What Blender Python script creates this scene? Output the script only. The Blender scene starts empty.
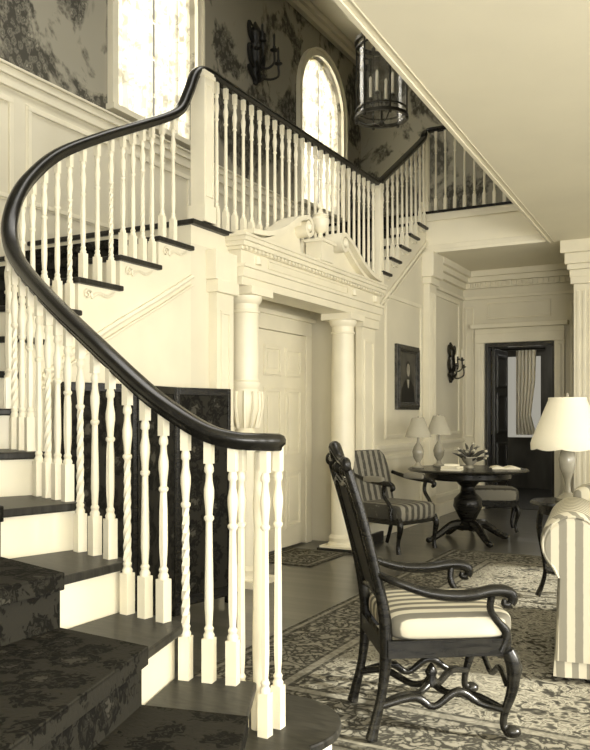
import bpy, math, random
from mathutils import Vector, Matrix
random.seed(7)
sc=bpy.context.scene
try: sc.view_settings.view_transform='Standard'
except Exception: pass
# ---------------------------------------------------------------- materials
def T(g): return (g,g*0.935,g*0.73,1)
def base(name,g,rough=.5,spec=.5,coat=0):
    m=bpy.data.materials.new(name); m.use_nodes=True
    b=m.node_tree.nodes['Principled BSDF']
    b.inputs['Base Color'].default_value=T(g); b.inputs['Roughness'].default_value=rough
    b.inputs['Specular IOR Level'].default_value=spec; b.inputs['Coat Weight'].default_value=coat
    return m,m.node_tree,b
def ramp(nt,stops,interp='LINEAR'):
    r=nt.nodes.new('ShaderNodeValToRGB'); r.color_ramp.interpolation=interp
    while len(r.color_ramp.elements)<len(stops): r.color_ramp.elements.new(.5)
    for e,(p,g) in zip(r.color_ramp.elements,stops): e.position=p; e.color=T(g)
    return r
def coord(nt,scale=(1,1,1),which='Object'):
    tc=nt.nodes.new('ShaderNodeTexCoord'); mp=nt.nodes.new('ShaderNodeMapping')
    mp.inputs['Scale'].default_value=scale; nt.links.new(tc.outputs[which],mp.inputs[0]); return mp
def noisy(name,g0,g1,scale=6,rough=.5,stretch=(1,1,1),detail=6,bump=0,p0=.35,p1=.65,dist=0,coat=0,spec=.5):
    m,nt,b=base(name,g0,rough,spec,coat); mp=coord(nt,stretch)
    n=nt.nodes.new('ShaderNodeTexNoise'); n.inputs['Scale'].default_value=scale; n.inputs['Detail'].default_value=detail; n.inputs['Distortion'].default_value=dist
    r=ramp(nt,[(p0,g0),(p1,g1)]); nt.links.new(mp.outputs[0],n.inputs[0]); nt.links.new(n.outputs[0],r.inputs[0]); nt.links.new(r.outputs[0],b.inputs['Base Color'])
    if bump:
        bp=nt.nodes.new('ShaderNodeBump'); bp.inputs['Strength'].default_value=bump; bp.inputs['Distance'].default_value=.01
        nt.links.new(n.outputs[0],bp.inputs['Height']); nt.links.new(bp.outputs[0],b.inputs['Normal'])
    return m
WHITE=noisy('white_paint',.78,.84,3,.42)
WHITE2=noisy('white_paint_baluster',.82,.88,5,.38)
CEIL=noisy('ceiling_plaster',.84,.88,1.5,.8)
WALLW=noisy('wall_white_panel',.68,.76,1.2,.5)
DARK=noisy('dark_mahogany',.005,.017,9,.27,(1,1,6),spec=.28)
RAILM=noisy('handrail_mahogany',.006,.014,9,.26,(3,3,3),spec=.4)
TREAD=noisy('tread_wood',.010,.03,8,.42,(2,8,1),spec=.28)
DOORDK=noisy('dark_door_wood',.02,.045,5,.3,(4,4,1),coat=.2)
METAL,_,b_=base('bronze',.05,.35); b_.inputs['Metallic'].default_value=.8
IRON,_,_=base('iron_black',.015,.5)
CANDLE,_,_=base('candle_wax',.8,.5)
SHADE,nt,b_=base('lamp_shade_cloth',.80,.8)
b_.inputs['Emission Color'].default_value=T(.9); b_.inputs['Emission Strength'].default_value=.05
SHADE2,nt,b_=base('lamp_shade_parchment',.42,.8)
CERAM=noisy('ceramic_lamp',.28,.42,8,.2)
PAPER,_,_=base('paper',.85,.7)
LEAF=noisy('leaves',.03,.12,12,.5)
PETAL=noisy('petals',.3,.6,14,.6)
def motif(name,lo,mid,hi,s1,s2,rough=.95,bump=.4):
    m,nt,b=base(name,lo,rough,.1); mp=coord(nt); L=nt.links.new
    v=nt.nodes.new('ShaderNodeTexVoronoi'); v.inputs['Scale'].default_value=s1; v.inputs['Randomness'].default_value=.5
    n=nt.nodes.new('ShaderNodeTexNoise'); n.inputs['Scale'].default_value=s2; n.inputs['Detail'].default_value=4; n.inputs['Distortion'].default_value=1.5
    L(mp.outputs[0],v.inputs[0]); L(mp.outputs[0],n.inputs[0])
    a=nt.nodes.new('ShaderNodeMath'); a.operation='MULTIPLY_ADD'; a.inputs[1].default_value=.8; L(n.outputs[0],a.inputs[0]); L(v.outputs['Distance'],a.inputs[2])
    r=ramp(nt,[(.50,hi),(.60,lo),(.68,mid),(.76,lo),(.86,lo),(.92,mid)]); L(a.outputs[0],r.inputs[0]); L(r.outputs[0],b.inputs['Base Color'])
    bp=nt.nodes.new('ShaderNodeBump'); bp.inputs['Strength'].default_value=bump; bp.inputs['Distance'].default_value=.006; L(n.outputs[0],bp.inputs['Height']); L(bp.outputs[0],b.inputs['Normal']); return m
CARPET=motif('stair_carpet',.009,.028,.055,7,30)
TAPES=motif('tapestry',.007,.022,.06,6,18,.8,.1)
def wallpaper(name,bg,lo,hi):
    m,nt,b=base(name,.2,.8,.2); mp=coord(nt,(1,1,.8)); L=nt.links.new
    n=nt.nodes.new('ShaderNodeTexNoise'); n.inputs['Scale'].default_value=1.7; n.inputs['Detail'].default_value=5; n.inputs['Roughness'].default_value=.62; n.inputs['Distortion'].default_value=.5
    v=nt.nodes.new('ShaderNodeTexVoronoi'); v.inputs['Scale'].default_value=17
    n2=nt.nodes.new('ShaderNodeTexNoise'); n2.inputs['Scale'].default_value=22; n2.inputs['Distortion'].default_value=2
    L(mp.outputs[0],n.inputs[0]); L(mp.outputs[0],v.inputs[0]); L(mp.outputs[0],n2.inputs[0])
    a=nt.nodes.new('ShaderNodeMath'); a.operation='MULTIPLY_ADD'; a.inputs[1].default_value=.7; L(n2.outputs[0],a.inputs[0]); L(v.outputs['Distance'],a.inputs[2])
    leaf=ramp(nt,[(.45,hi),(.60,lo),(.75,(lo+hi)/2),(.9,lo*.8)]); L(a.outputs[0],leaf.inputs[0])
    msk=nt.nodes.new('ShaderNodeMapRange'); msk.inputs[1].default_value=.48; msk.inputs[2].default_value=.535; L(n.outputs[0],msk.inputs[0])
    mx=nt.nodes.new('ShaderNodeMix'); mx.data_type='RGBA'; mx.inputs[6].default_value=T(bg); L(msk.outputs[0],mx.inputs[0]); L(leaf.outputs[0],mx.inputs[7])
    L(mx.outputs[2],b.inputs['Base Color']); return m
WPAPER=wallpaper('scenic_wallpaper',.34,.09,.30)
def stripes(name,g0,g1,freq,axis='Y',mottle=0):
    m,nt,b=base(name,g0,.8); mp=coord(nt)
    s=nt.nodes.new('ShaderNodeSeparateXYZ'); nt.links.new(mp.outputs[0],s.inputs[0])
    if axis=='XY':
        a=nt.nodes.new('ShaderNodeMath'); a.operation='ADD'; nt.links.new(s.outputs['X'],a.inputs[0]); nt.links.new(s.outputs['Y'],a.inputs[1]); src=a.outputs[0]
    else: src=s.outputs[axis]
    def chan(mult):
        k=nt.nodes.new('ShaderNodeMath'); k.operation='MULTIPLY'; k.inputs[1].default_value=mult; nt.links.new(src,k.inputs[0])
        q=nt.nodes.new('ShaderNodeMath'); q.operation='SINE'; nt.links.new(k.outputs[0],q.inputs[0]); return q
    q=chan(freq); q2=chan(freq*3)
    ad=nt.nodes.new('ShaderNodeMath'); ad.operation='MULTIPLY_ADD'; ad.inputs[1].default_value=.45; nt.links.new(q2.outputs[0],ad.inputs[0]); nt.links.new(q.outputs[0],ad.inputs[2])
    last=ad
    if mottle:
        n=nt.nodes.new('ShaderNodeTexNoise'); n.inputs['Scale'].default_value=30; n.inputs['Detail'].default_value=3; nt.links.new(mp.outputs[0],n.inputs[0])
        a2=nt.nodes.new('ShaderNodeMath'); a2.operation='MULTIPLY_ADD'; a2.inputs[1].default_value=mottle; nt.links.new(n.outputs[0],a2.inputs[0]); nt.links.new(ad.outputs[0],a2.inputs[2])
        a3=nt.nodes.new('ShaderNodeMath'); a3.operation='SUBTRACT'; a3.inputs[1].default_value=mottle/2; nt.links.new(a2.outputs[0],a3.inputs[0]); last=a3
    mr=nt.nodes.new('ShaderNodeMapRange'); mr.inputs[1].default_value=-1.2; mr.inputs[2].default_value=1.2; nt.links.new(last.outputs[0],mr.inputs[0])
    r=ramp(nt,[(.35,g0),(.5,(g0+g1)/2),(.62,g1)]); nt.links.new(mr.outputs[0],r.inputs[0]); nt.links.new(r.outputs[0],b.inputs['Base Color']); return m
STR_CUSH=stripes('striped_silk',.16,.60,85,'Y',.6)
STR_ARM=stripes('striped_damask',.05,.22,75,'Y',3.2)
STR_SOFA=stripes('striped_linen',.26,.62,85,'XY',.8)
def floor_mat():
    m,nt,b=base('oak_floor',.06,.32,coat=.2); mp=coord(nt)
    br=nt.nodes.new('ShaderNodeTexBrick'); br.inputs['Scale'].default_value=1; br.inputs['Brick Width'].default_value=1.6; br.inputs['Row Height'].default_value=.09; br.inputs['Mortar Size'].default_value=.002
    br.inputs['Color1'].default_value=T(.06); br.inputs['Color2'].default_value=T(.095); br.inputs['Mortar'].default_value=T(.02)
    nt.links.new(mp.outputs[0],br.inputs[0]); nt.links.new(br.outputs[0],b.inputs['Base Color']); return m
FLOOR=floor_mat()
def rug_mat(hx,hy,name='persian_rug_wool'):
    m,nt,b=base(name,.3,.95,.1); mp=coord(nt); L=nt.links.new
    s=nt.nodes.new('ShaderNodeSeparateXYZ'); L(mp.outputs[0],s.inputs[0])
    def M(op,a,bv=None,c=None):
        k=nt.nodes.new('ShaderNodeMath'); k.operation=op
        for i,x in enumerate((a,bv,c)):
            if x is None: continue
            if isinstance(x,(int,float)): k.inputs[i].default_value=x
            else: L(x,k.inputs[i])
        return k.outputs[0]
    dx=M('SUBTRACT',hx,M('ABSOLUTE',s.outputs['X'])); dy=M('SUBTRACT',hy,M('ABSOLUTE',s.outputs['Y']))
    d=M('MINIMUM',dx,dy)
    n=nt.nodes.new('ShaderNodeTexNoise'); n.inputs['Scale'].default_value=11; n.inputs['Detail'].default_value=6; n.inputs['Distortion'].default_value=2.2; L(mp.outputs[0],n.inputs[0])
    n3=nt.nodes.new('ShaderNodeTexNoise'); n3.inputs['Scale'].default_value=2.2; n3.inputs['Detail'].default_value=2; L(mp.outputs[0],n3.inputs[0])
    v=nt.nodes.new('ShaderNodeTexVoronoi'); v.inputs['Scale'].default_value=4.2; v.inputs['Randomness'].default_value=.55; L(mp.outputs[0],v.inputs[0])
    ww=M('SINE',M('MULTIPLY',v.outputs['Distance'],34))
    pat=M('MULTIPLY_ADD',M('SUBTRACT',n3.outputs[0],.5),.5,M('MULTIPLY_ADD',ww,.045,n.outputs[0]))
    field=ramp(nt,[(.32,.035),(.42,.09),(.48,.25),(.54,.32),(.58,.10),(.66,.24)]); L(pat,field.inputs[0])
    bp=M('MULTIPLY_ADD',M('SINE',M('MULTIPLY',v.outputs['Distance'],26)),.09,n.outputs[0])
    bpat=ramp(nt,[(.34,.24),(.43,.18),(.49,.05),(.58,.04),(.66,.20)]); L(bp,bpat.inputs[0])
    inb=nt.nodes.new('ShaderNodeMath'); inb.operation='GREATER_THAN'; inb.inputs[1].default_value=.52; L(d,inb.inputs[0])
    mx=nt.nodes.new('ShaderNodeMix'); mx.data_type='RGBA'; L(inb.outputs[0],mx.inputs[0]); L(bpat.outputs[0],mx.inputs[6]); L(field.outputs[0],mx.inputs[7])
    lines=ramp(nt,[(0,.04),(.03,.24),(.055,.04),(.085,.5),(.43,.04),(.45,.26),(.50,.05),(.52,.5)],'CONSTANT'); L(d,lines.inputs[0])
    msk=nt.nodes.new('ShaderNodeValToRGB'); msk.color_ramp.interpolation='CONSTANT'
    st=[(0,1),(.085,0),(.43,1),(.52,0)]
    while len(msk.color_ramp.elements)<4: msk.color_ramp.elements.new(.5)
    for e,(p,g) in zip(msk.color_ramp.elements,st): e.position=p; e.color=(g,g,g,1)
    L(d,msk.inputs[0]); mf=M('MULTIPLY',msk.outputs[0],.6)
    m2=nt.nodes.new('ShaderNodeMix'); m2.data_type='RGBA'; L(mf,m2.inputs[0]); L(mx.outputs[2],m2.inputs[6]); L(lines.outputs[0],m2.inputs[7])
    L(m2.outputs[2],b.inputs['Base Color']); return m
def sheer():
    m=bpy.data.materials.new('sheer_lace_curtain'); m.use_nodes=True; nt=m.node_tree; nt.nodes.clear(); L=nt.links.new
    o=nt.nodes.new('ShaderNodeOutputMaterial'); tr=nt.nodes.new('ShaderNodeBsdfTransparent'); tl=nt.nodes.new('ShaderNodeBsdfTranslucent'); df=nt.nodes.new('ShaderNodeBsdfDiffuse')
    mp=coord(nt); n=nt.nodes.new('ShaderNodeTexNoise'); n.inputs['Scale'].default_value=11; n.inputs['Detail'].default_value=5; n.inputs['Distortion'].default_value=1; L(mp.outputs[0],n.inputs[0])
    col=ramp(nt,[(.42,.34),(.53,.9)]); L(n.outputs[0],col.inputs[0]); L(col.outputs[0],tl.inputs[0]); L(col.outputs[0],df.inputs[0])
    a=nt.nodes.new('ShaderNodeMixShader'); a.inputs[0].default_value=.2; L(tl.outputs[0],a.inputs[1]); L(df.outputs[0],a.inputs[2])
    r=nt.nodes.new('ShaderNodeValToRGB'); r.color_ramp.elements[0].position=.42; r.color_ramp.elements[0].color=(.9,.9,.9,1); r.color_ramp.elements[1].position=.53; r.color_ramp.elements[1].color=(.5,.5,.5,1); L(n.outputs[0],r.inputs[0])
    b=nt.nodes.new('ShaderNodeMixShader'); L(r.outputs[0],b.inputs[0]); L(tr.outputs[0],b.inputs[1]); L(a.outputs[0],b.inputs[2]); L(b.outputs[0],o.inputs[0]); return m
SHEER=sheer()
GLASS=bpy.data.materials.new('lantern_glass'); GLASS.use_nodes=True
nt=GLASS.node_tree; nt.nodes.clear(); o=nt.nodes.new('ShaderNodeOutputMaterial'); a=nt.nodes.new('ShaderNodeBsdfTransparent'); g=nt.nodes.new('ShaderNodeBsdfGlossy'); g.inputs['Roughness'].default_value=.1; mx=nt.nodes.new('ShaderNodeMixShader'); mx.inputs[0].default_value=.2
nt.links.new(a.outputs[0],mx.inputs[1]); nt.links.new(g.outputs[0],mx.inputs[2]); nt.links.new(mx.outputs[0],o.inputs[0])
# ---------------------------------------------------------------- mesh builder
class MB:
    def __init__(s): s.v=[]; s.f=[]
    def add(s,v,f):
        n=len(s.v); s.v+= [tuple(p) for p in v]; s.f+=[tuple(i+n for i in q) for q in f]; return s
    def box(s,x0,x1,y0,y1,z0,z1):
        x0,x1=sorted((x0,x1)); y0,y1=sorted((y0,y1)); z0,z1=sorted((z0,z1))
        return s.add([(x0,y0,z0),(x1,y0,z0),(x1,y1,z0),(x0,y1,z0),(x0,y0,z1),(x1,y0,z1),(x1,y1,z1),(x0,y1,z1)],[(0,3,2,1),(4,5,6,7),(0,1,5,4),(1,2,6,5),(2,3,7,6),(3,0,4,7)])
    def prism(s,poly,z0,z1):
        n=len(poly); ar=sum(poly[i][0]*poly[(i+1)%n][1]-poly[(i+1)%n][0]*poly[i][1] for i in range(n))
        if ar<0: poly=poly[::-1]
        return s.add([(p[0],p[1],z0) for p in poly]+[(p[0],p[1],z1) for p in poly],[tuple(range(n))[::-1],tuple(range(n,2*n))]+[(i,(i+1)%n,(i+1)%n+n,i+n) for i in range(n)])
    def prismx(s,poly,x0,x1): # poly in (y,z)
        n=len(poly); ar=sum(poly[i][0]*poly[(i+1)%n][1]-poly[(i+1)%n][0]*poly[i][1] for i in range(n))
        if ar<0: poly=poly[::-1]
        return s.add([(x0,p[0],p[1]) for p in poly]+[(x1,p[0],p[1]) for p in poly],[tuple(range(n))[::-1],tuple(range(n,2*n))]+[(i,(i+1)%n,(i+1)%n+n,i+n) for i in range(n)])
    def lathe(s,c,prof,seg=16,flute=0,twist=0,rot=0):
        v=[];f=[];n=len(prof)
        for j,(r,z) in enumerate(prof):
            for i in range(seg):
                a=2*math.pi*i/seg+rot; rr=r*(1-(flute if i%2 else 0))
                v.append((c[0]+rr*math.cos(a+twist*z),c[1]+rr*math.sin(a+twist*z),c[2]+z))
        for j in range(n-1):
            for i in range(seg):
                k=(i+1)%seg; f.append((j*seg+i,j*seg+k,(j+1)*seg+k,(j+1)*seg+i))
        f.append(tuple(range(seg))[::-1]); f.append(tuple(range((n-1)*seg,n*seg)))
        return s.add(v,f)
    def sweep(s,path,prof,scales=None,closed=False):
        P=[Vector(p) for p in path]; n=len(P); m=len(prof); v=[];f=[]; lastside=None
        for i,p in enumerate(P):
            if closed: t=P[(i+1)%n]-P[i-1]
            else: t=P[min(i+1,n-1)]-P[max(i-1,0)]
            if t.length<1e-9: t=Vector((1,0,0))
            t.normalize()
            side=t.cross(Vector((0,0,1)))
            if side.length<.12:
                side=(lastside - t*lastside.dot(t)) if lastside is not None else Vector((1,0,0))-t*t.x
                if side.length<1e-3: side=Vector((0,1,0))
            side.normalize()
            if lastside is not None and side.dot(lastside)<-.3 and abs(t.z)>.6: side=-side
            lastside=side; up=side.cross(t); k=scales[i] if scales else 1
            for a,b in prof: v.append(p+side*a*k+up*b*k)
        rng=range(n if closed else n-1)
        for i in rng:
            for j in range(m):
                q=(j+1)%m; i2=(i+1)%n; f.append((i*m+j,i2*m+j,i2*m+q,i*m+q))
        if not closed: f.append(tuple(range(m))); f.append(tuple(range((n-1)*m,n*m))[::-1])
        return s.add(v,f)
    def tube(s,path,r,seg=8,smooth=0):
        if smooth: 
            if isinstance(r,(list,tuple)):
                pts=crom([tuple(p)+(rr,) for p,rr in zip(path,r)],smooth); path=[p[:3] for p in pts]; r=[p[3] for p in pts]
            else: path=crom(path,smooth)
        prof=[(math.cos(2*math.pi*i/seg),math.sin(2*math.pi*i/seg)) for i in range(seg)]
        sc_=list(r) if isinstance(r,(list,tuple)) else [r]*len(path)
        return s.sweep(path,prof,sc_)
    def ball(s,c,r,seg=12,sx=1,sy=1,sz=1):
        v=[];f=[];n=max(6,seg//2+1)
        for j in range(n+1):
            a=math.pi*j/n
            for i in range(seg):
                b=2*math.pi*i/seg; v.append((c[0]+r*sx*math.sin(a)*math.cos(b),c[1]+r*sy*math.sin(a)*math.sin(b),c[2]-r*sz*math.cos(a)))
        for j in range(n):
            for i in range(seg):
                k=(i+1)%seg; f.append((j*seg+i,j*seg+k,(j+1)*seg+k,(j+1)*seg+i))
        return s.add(v,f)
    def rbox(s,x0,x1,y0,y1,z0,z1,r=.04,puff=0,n=10):
        cx,cy,cz=(x0+x1)/2,(y0+y1)/2,(z0+z1)/2; hx,hy,hz=(x1-x0)/2,(y1-y0)/2,(z1-z0)/2; v=[];f=[]
        seg=4*n; rows=2*n
        def se(c,e): return math.copysign(abs(c)**e,c)
        e1=r
        for j in range(rows+1):
            a=-math.pi/2+math.pi*j/rows
            for i in range(seg):
                b=2*math.pi*i/seg
                v.append((cx+hx*se(math.cos(a),e1)*se(math.cos(b),e1*.6),cy+hy*se(math.cos(a),e1)*se(math.sin(b),e1*.6),cz+hz*se(math.sin(a),e1)))
        for j in range(rows):
            for i in range(seg):
                k=(i+1)%seg; f.append((j*seg+i,j*seg+k,(j+1)*seg+k,(j+1)*seg+i))
        return s.add(v,f)
    def panelX(s,x,y0,y1,z0,z1,d=.02,w=.035):
        for a,b,c,e in ((y0,y1,z0,z0+w),(y0,y1,z1-w,z1),(y0,y0+w,z0+w,z1-w),(y1-w,y1,z0+w,z1-w)): s.box(x,x+d,a,b,c,e)
        w2=w*.4
        for a,b,c,e in ((y0-w2,y1+w2,z0-w2,z0),(y0-w2,y1+w2,z1,z1+w2),(y0-w2,y0,z0,z1),(y1,y1+w2,z0,z1)): s.box(x,x+d*.5,a,b,c,e)
        return s
    def panelY(s,y,x0,x1,z0,z1,d=-.02,w=.035):
        for a,b,c,e in ((x0,x1,z0,z0+w),(x0,x1,z1-w,z1),(x0,x0+w,z0+w,z1-w),(x1-w,x1,z0+w,z1-w)): s.box(a,b,y,y+d,c,e)
        return s
    def obj(s,name,mat,smooth=True,bevel=0,angle=35,origin=None):
        me=bpy.data.meshes.new(name)
        vs=s.v if origin is None else [(a-origin[0],b-origin[1],c-origin[2]) for a,b,c in s.v]
        me.from_pydata(vs,[],s.f); me.validate(); me.update()
        if smooth:
            me.polygons.foreach_set('use_smooth',[True]*len(me.polygons))
            try: me.set_sharp_from_angle(angle=math.radians(angle))
            except Exception: pass
        me.materials.append(mat); ob=bpy.data.objects.new(name,me); sc.collection.objects.link(ob)
        if origin is not None: ob.location=origin
        if bevel:
            bm=ob.modifiers.new('bevel','BEVEL'); bm.width=bevel; bm.segments=2; bm.limit_method='ANGLE'
        return ob
def crom(P,n):
    out=[]; P=[tuple(p) for p in P]; L=len(P)
    for i in range(L-1):
        p0,p1,p2,p3=P[max(i-1,0)],P[i],P[i+1],P[min(i+2,L-1)]
        for k in range(n):
            t=k/n
            out.append(tuple(.5*((2*b)+(-a+c)*t+(2*a-5*b+4*c-d)*t*t+(-a+3*b-3*c+d)*t**3) for a,b,c,d in zip(p0,p1,p2,p3)))
    out.append(P[-1]); return out
def group(name,parts,loc=(0,0,0),rot=0,scale=1):
    e=bpy.data.objects.new(name,None); sc.collection.objects.link(e); e.empty_display_size=.2
    e.location=loc; e.rotation_euler=(0,0,rot); e.scale=(scale,)*3
    for p in parts: p.parent=e
    return e
def area(name,loc,rot,sx,sy,power,col=(1,.97,.9)):
    l=bpy.data.lights.new(name,'AREA'); l.shape='RECTANGLE'; l.size=sx; l.size_y=sy; l.energy=power; l.color=col
    o=bpy.data.objects.new(name,l); o.location=loc; o.rotation_euler=[math.radians(a) for a in rot]; sc.collection.objects.link(o); return o
# ---------------------------------------------------------------- dims
XL=-3.3; XW=-4.85; YF=11.05; ZC=3.28; Z2=3.8; ZL=2.66; ZU=6.6; XE=-1.84; YG=9.5; R=.19
def xe(y): return -1.66-(y-3.47)*.0299
# ---------------------------------------------------------------- shell
MB().box(-5.1,4.4,-1.5,11.25,-.1,0).obj('floor',FLOOR,False)
MB().box(XW-.2,XW,-1.5,11.05,0,3.92).obj('wall_left_wainscot',WALLW,False)
up=MB(); wins=[(5.58,6.80),(9.10,10.35)]
ys=[-1.5]+[a for w in wins for a in w]+[11.05]
for i in range(0,len(ys),2): up.box(XW-.2,XW,ys[i],ys[i+1],3.92,ZU)
ZS,ZT=4.05,6.1
for (a,b) in wins:
    up.box(XW-.2,XW,a,b,3.92,ZS); up.box(XW-.2,XW,a,b,ZT,ZU)
    h=(b-a)/2; c=(a+b)/2; zs=ZT-h
    for sg in (-1,1):
        poly=[(c+sg*h,ZT),(c,ZT)]+[(c+sg*h*math.sin(t*math.pi/20),zs+h*math.cos(t*math.pi/20)) for t in range(1,11)]
        up.prismx(poly,XW-.2,XW)
up.obj('wall_left_upper',WPAPER,False)
tr=MB()
tr.box(XW,XW+.05,-1.5,11.05,3.88,3.94).box(XW,XW+.03,-1.5,11.05,3.80,3.88).box(XW,XW+.07,-1.5,11.05,3.94,3.96)
y=-1.2
while y<10.6:
    tr.panelX(XW,y,y+1.0,2.95,3.72); y+=1.15
tr.box(XW,XW+.12,-1.5,11.05,ZU-.08,ZU).box(XW,XW+.07,-1.5,11.05,ZU-.16,ZU-.08)
tr.obj('trim_1',WHITE,False,.004)
for n,(a,b) in enumerate(wins):
    h=(b-a)/2; c=(a+b)/2; zs=ZT-h
    fr=MB()
    for r0,r1,x0,x1 in ((h,h+.09,XW,XW+.04),(h+.07,h+.10,XW,XW+.06),(h-.04,h,XW-.14,XW-.08)):
        for t in range(16):
            A=[math.pi*t/16,math.pi*(t+1)/16]
            poly=[(c-r*math.cos(q),zs+r*math.sin(q)) for r,q in ((r0,A[0]),(r1,A[0]),(r1,A[1]),(r0,A[1]))]
            fr.prismx(poly,x0,x1)
        fr.box(x0,x1,c-r1,c-r0,ZS,zs).box(x0,x1,c+r0,c+r1,ZS,zs)
    fr.box(XW,XW+.09,a-.12,b+.12,ZS-.05,ZS)
    for k in (-.34,0,.34): fr.box(XW-.12,XW-.10,c+k*h*2*.95-.014,c+k*h*2*.95+.014,ZS,zs+(h*.72 if k else h))
    z=ZS
    while z<zs+.05: fr.box(XW-.12,XW-.10,a,b,z,z+.028); z+=.36
    f=fr.obj('frame',WHITE,False)
    cu=MB(); N=60
    for sg in (-1,1):
        v=[];fc=[]
        for j in range(13):
            zz=ZS+ (ZT-.03-ZS)*j/12
            hw=h-.02 if zz<zs else math.sqrt(max(0,(h-.02)**2-(zz-zs)**2))
            for i in range(N//2+1):
                u=i/(N//2); yy=c+sg*(hw-(hw-.015)*u); v.append((XW-.055+.02*math.sin(i*1.35),yy,zz))
        W=N//2+1
        for j in range(12):
            for i in range(W-1): fc.append((j*W+i,j*W+i+1,(j+1)*W+i+1,(j+1)*W+i))
        cu.add(v,fc)
    cobj=cu.obj('curtain',SHEER)
    group('window_%d'%(n+1),[f,cobj])
dx0,dx1,dz=-2.99,-2.05,2.29
MB().box(XW,dx0,YF,YF+.2,0,Z2).obj('wall_back',WALLW,False)
MB().box(dx1,4.4,YF,YF+.2,0,Z2).obj('wall_back.001',WALLW,False)
MB().box(dx0,dx1,YF,YF+.2,dz,Z2).obj('wall_back.002',WALLW,False)
MB().box(XW,4.4,YF,YF+.2,Z2,ZU).obj('wall_back_upper',WPAPER,False)
rw=MB()
segs=[(-1.5,.2),(1.8,3.2),(4.8,6.2),(7.8,11.05)]
for a,b in segs: rw.box(4.2,4.4,a,b,0,ZC)
for a,b in ((.2,1.8),(3.2,4.8),(6.2,7.8)): rw.box(4.2,4.4,a,b,0,.4).box(4.2,4.4,a,b,2.7,ZC)
rw.obj('wall_right',WALLW,False)
MB().box(4.2,4.4,-1.5,11.05,Z2,ZU).obj('wall_right_upper',WPAPER,False)
for n,(a,b) in enumerate(((.2,1.8),(3.2,4.8),(6.2,7.8))):
    w=MB(); w.box(4.26,4.32,a,a+.07,.4,2.7).box(4.26,4.32,b-.07,b,.4,2.7).box(4.26,4.32,a,b,.4,.47).box(4.26,4.32,a,b,2.63,2.7).box(4.26,4.32,a,b,1.52,1.58)
    for k in (1,2): w.box(4.28,4.3,a+(b-a)*k/3-.012,a+(b-a)*k/3+.012,.4,2.7)
    for k in (.95,2.1): w.box(4.28,4.3,a,b,k,k+.024)
    w.box(4.12,4.2,a-.1,b+.1,.36,.4); group('window_%d'%(n+3),[w.obj('frame',WHITE,False)])
MB().prism([(xe(-1.5),-1.5),(4.4,-1.5),(4.4,YG),(xe(YG),YG)],ZC,Z2-.03).box(XW,4.4,YG,YF,ZC,Z2-.03).obj('ceiling',CEIL,False)
MB().prism([(xe(-1.5)-.03,-1.5),(4.2,-1.5),(4.2,YG-.03),(xe(YG)-.03,YG-.03)],Z2-.03,Z2).box(XW,4.2,YG-.03,YF,Z2-.03,Z2).obj('floor_upper',DARK,False)
MB().box(-5.05,4.4,-1.5,11.25,ZU,ZU+.1).obj('ceiling_upper',CEIL,False)
t2=MB()
for o0,o1,dd in ((0,.03,.012),(.065,.075,.005)):
    t2.prism([(xe(-1.5)+o0,-1.5),(xe(-1.5)+o1,-1.5),(xe(YG)+o1,YG),(xe(YG)+o0,YG)],ZC-dd,ZC)
t2.box(XL,XE,YG-.03,YG,ZC+.04,ZC+.10).box(XL,XE,YG-.05,YG,ZC,ZC+.04).box(XL,XE,YG-.02,YG,Z2-.12,Z2-.03)
t2.obj('trim_2',WHITE,False,.003)
# ---------------------------------------------------------------- under-stair masonry & picture wall
MB().box(XW,XL,4.58,5.0,0,ZL-.16).obj('wall_stair',WALLW,False)
MB().box(XW,-3.85,5.0,7.45,0,ZL-.16).obj('wall_recess',WALLW,False)
MB().box(-3.85,XL-.16,5.0,7.45,2.40,ZL-.16).obj('ceiling_recess',WALLW,False)
w=MB(); w.box(XW,XL,7.45,8.0,0,ZL-.16)
for i in range(5): w.box(XW,XL,8.0+.3*i,8.3+.3*i,0,ZL+R*(i+1)-.03)
w.box(XW,XL,9.5,YF,0,ZC)
w.obj('wall_portrait',WALLW,False)
MB().box(XW,XL+.0,4.58,8.0,ZL-.16,ZL-.035).obj('floor_landing_joists',WHITE,False)
MB().box(XW,XL+.045,4.55,8.03,ZL-.035,ZL).obj('floor_landing',TREAD,False,.008)
p=MB()
p.panelX(XL,8.15,9.3,1.05,2.62); p.panelX(XL,8.15,9.3,.25,.85)
p.panelX(XL,9.75,10.85,1.05,2.85); p.panelX(XL,9.75,10.85,.25,.85)
p.box(XL,XL+.035,7.85,9.35,.93,.98).box(XL,XL+.02,7.85,9.35,.90,.93).box(XL,XL+.035,9.72,YF,.93,.98)
p.box(XL,XL+.08,9.40,9.66,.2,2.9).box(XL,XL+.11,9.37,9.69,0,.2).box(XL,XL+.11,9.37,9.69,2.9,2.98).box(XL,XL+.15,9.34,9.72,2.98,3.279)
for k in range(4): p.box(XL+.08,XL+.092,9.425+k*.055,9.445+k*.055,.3,2.8)
for d,z0,z1 in ((.16,3.20,3.279),(.11,3.13,3.20),(.06,3.05,3.13),(.04,2.90,2.94)):
    p.box(XL,XL+d,9.72,YF,z0,z1); p.box(XL+d,4.2,YF-d,YF,z0,z1)
k=XL+.1
while k<4: p.box(k,k+.035,YF-.09,YF-.06,3.06,3.12); k+=.07
p.panelY(YF,-3.26,-3.14,1.0,2.8,w=.02); p.panelY(YF,-2.95,-2.1,2.62,2.85,w=.02); p.panelY(YF,-1.85,-.6,1.0,2.8)
p.obj('trim_3',WHITE,False,.004)
MB().box(XL,XL+.03,7.85,9.37,0,.16).box(XL,XL+.03,9.69,YF,0,.16).obj('baseboard_left',WHITE,False,.004)
MB().box(XL+.03,dx0-.13,YF-.03,YF,0,.16).box(dx1+.13,4.2,YF-.03,YF,0,.16).obj('baseboard_back',WHITE,False,.004)
c=MB()
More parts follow.
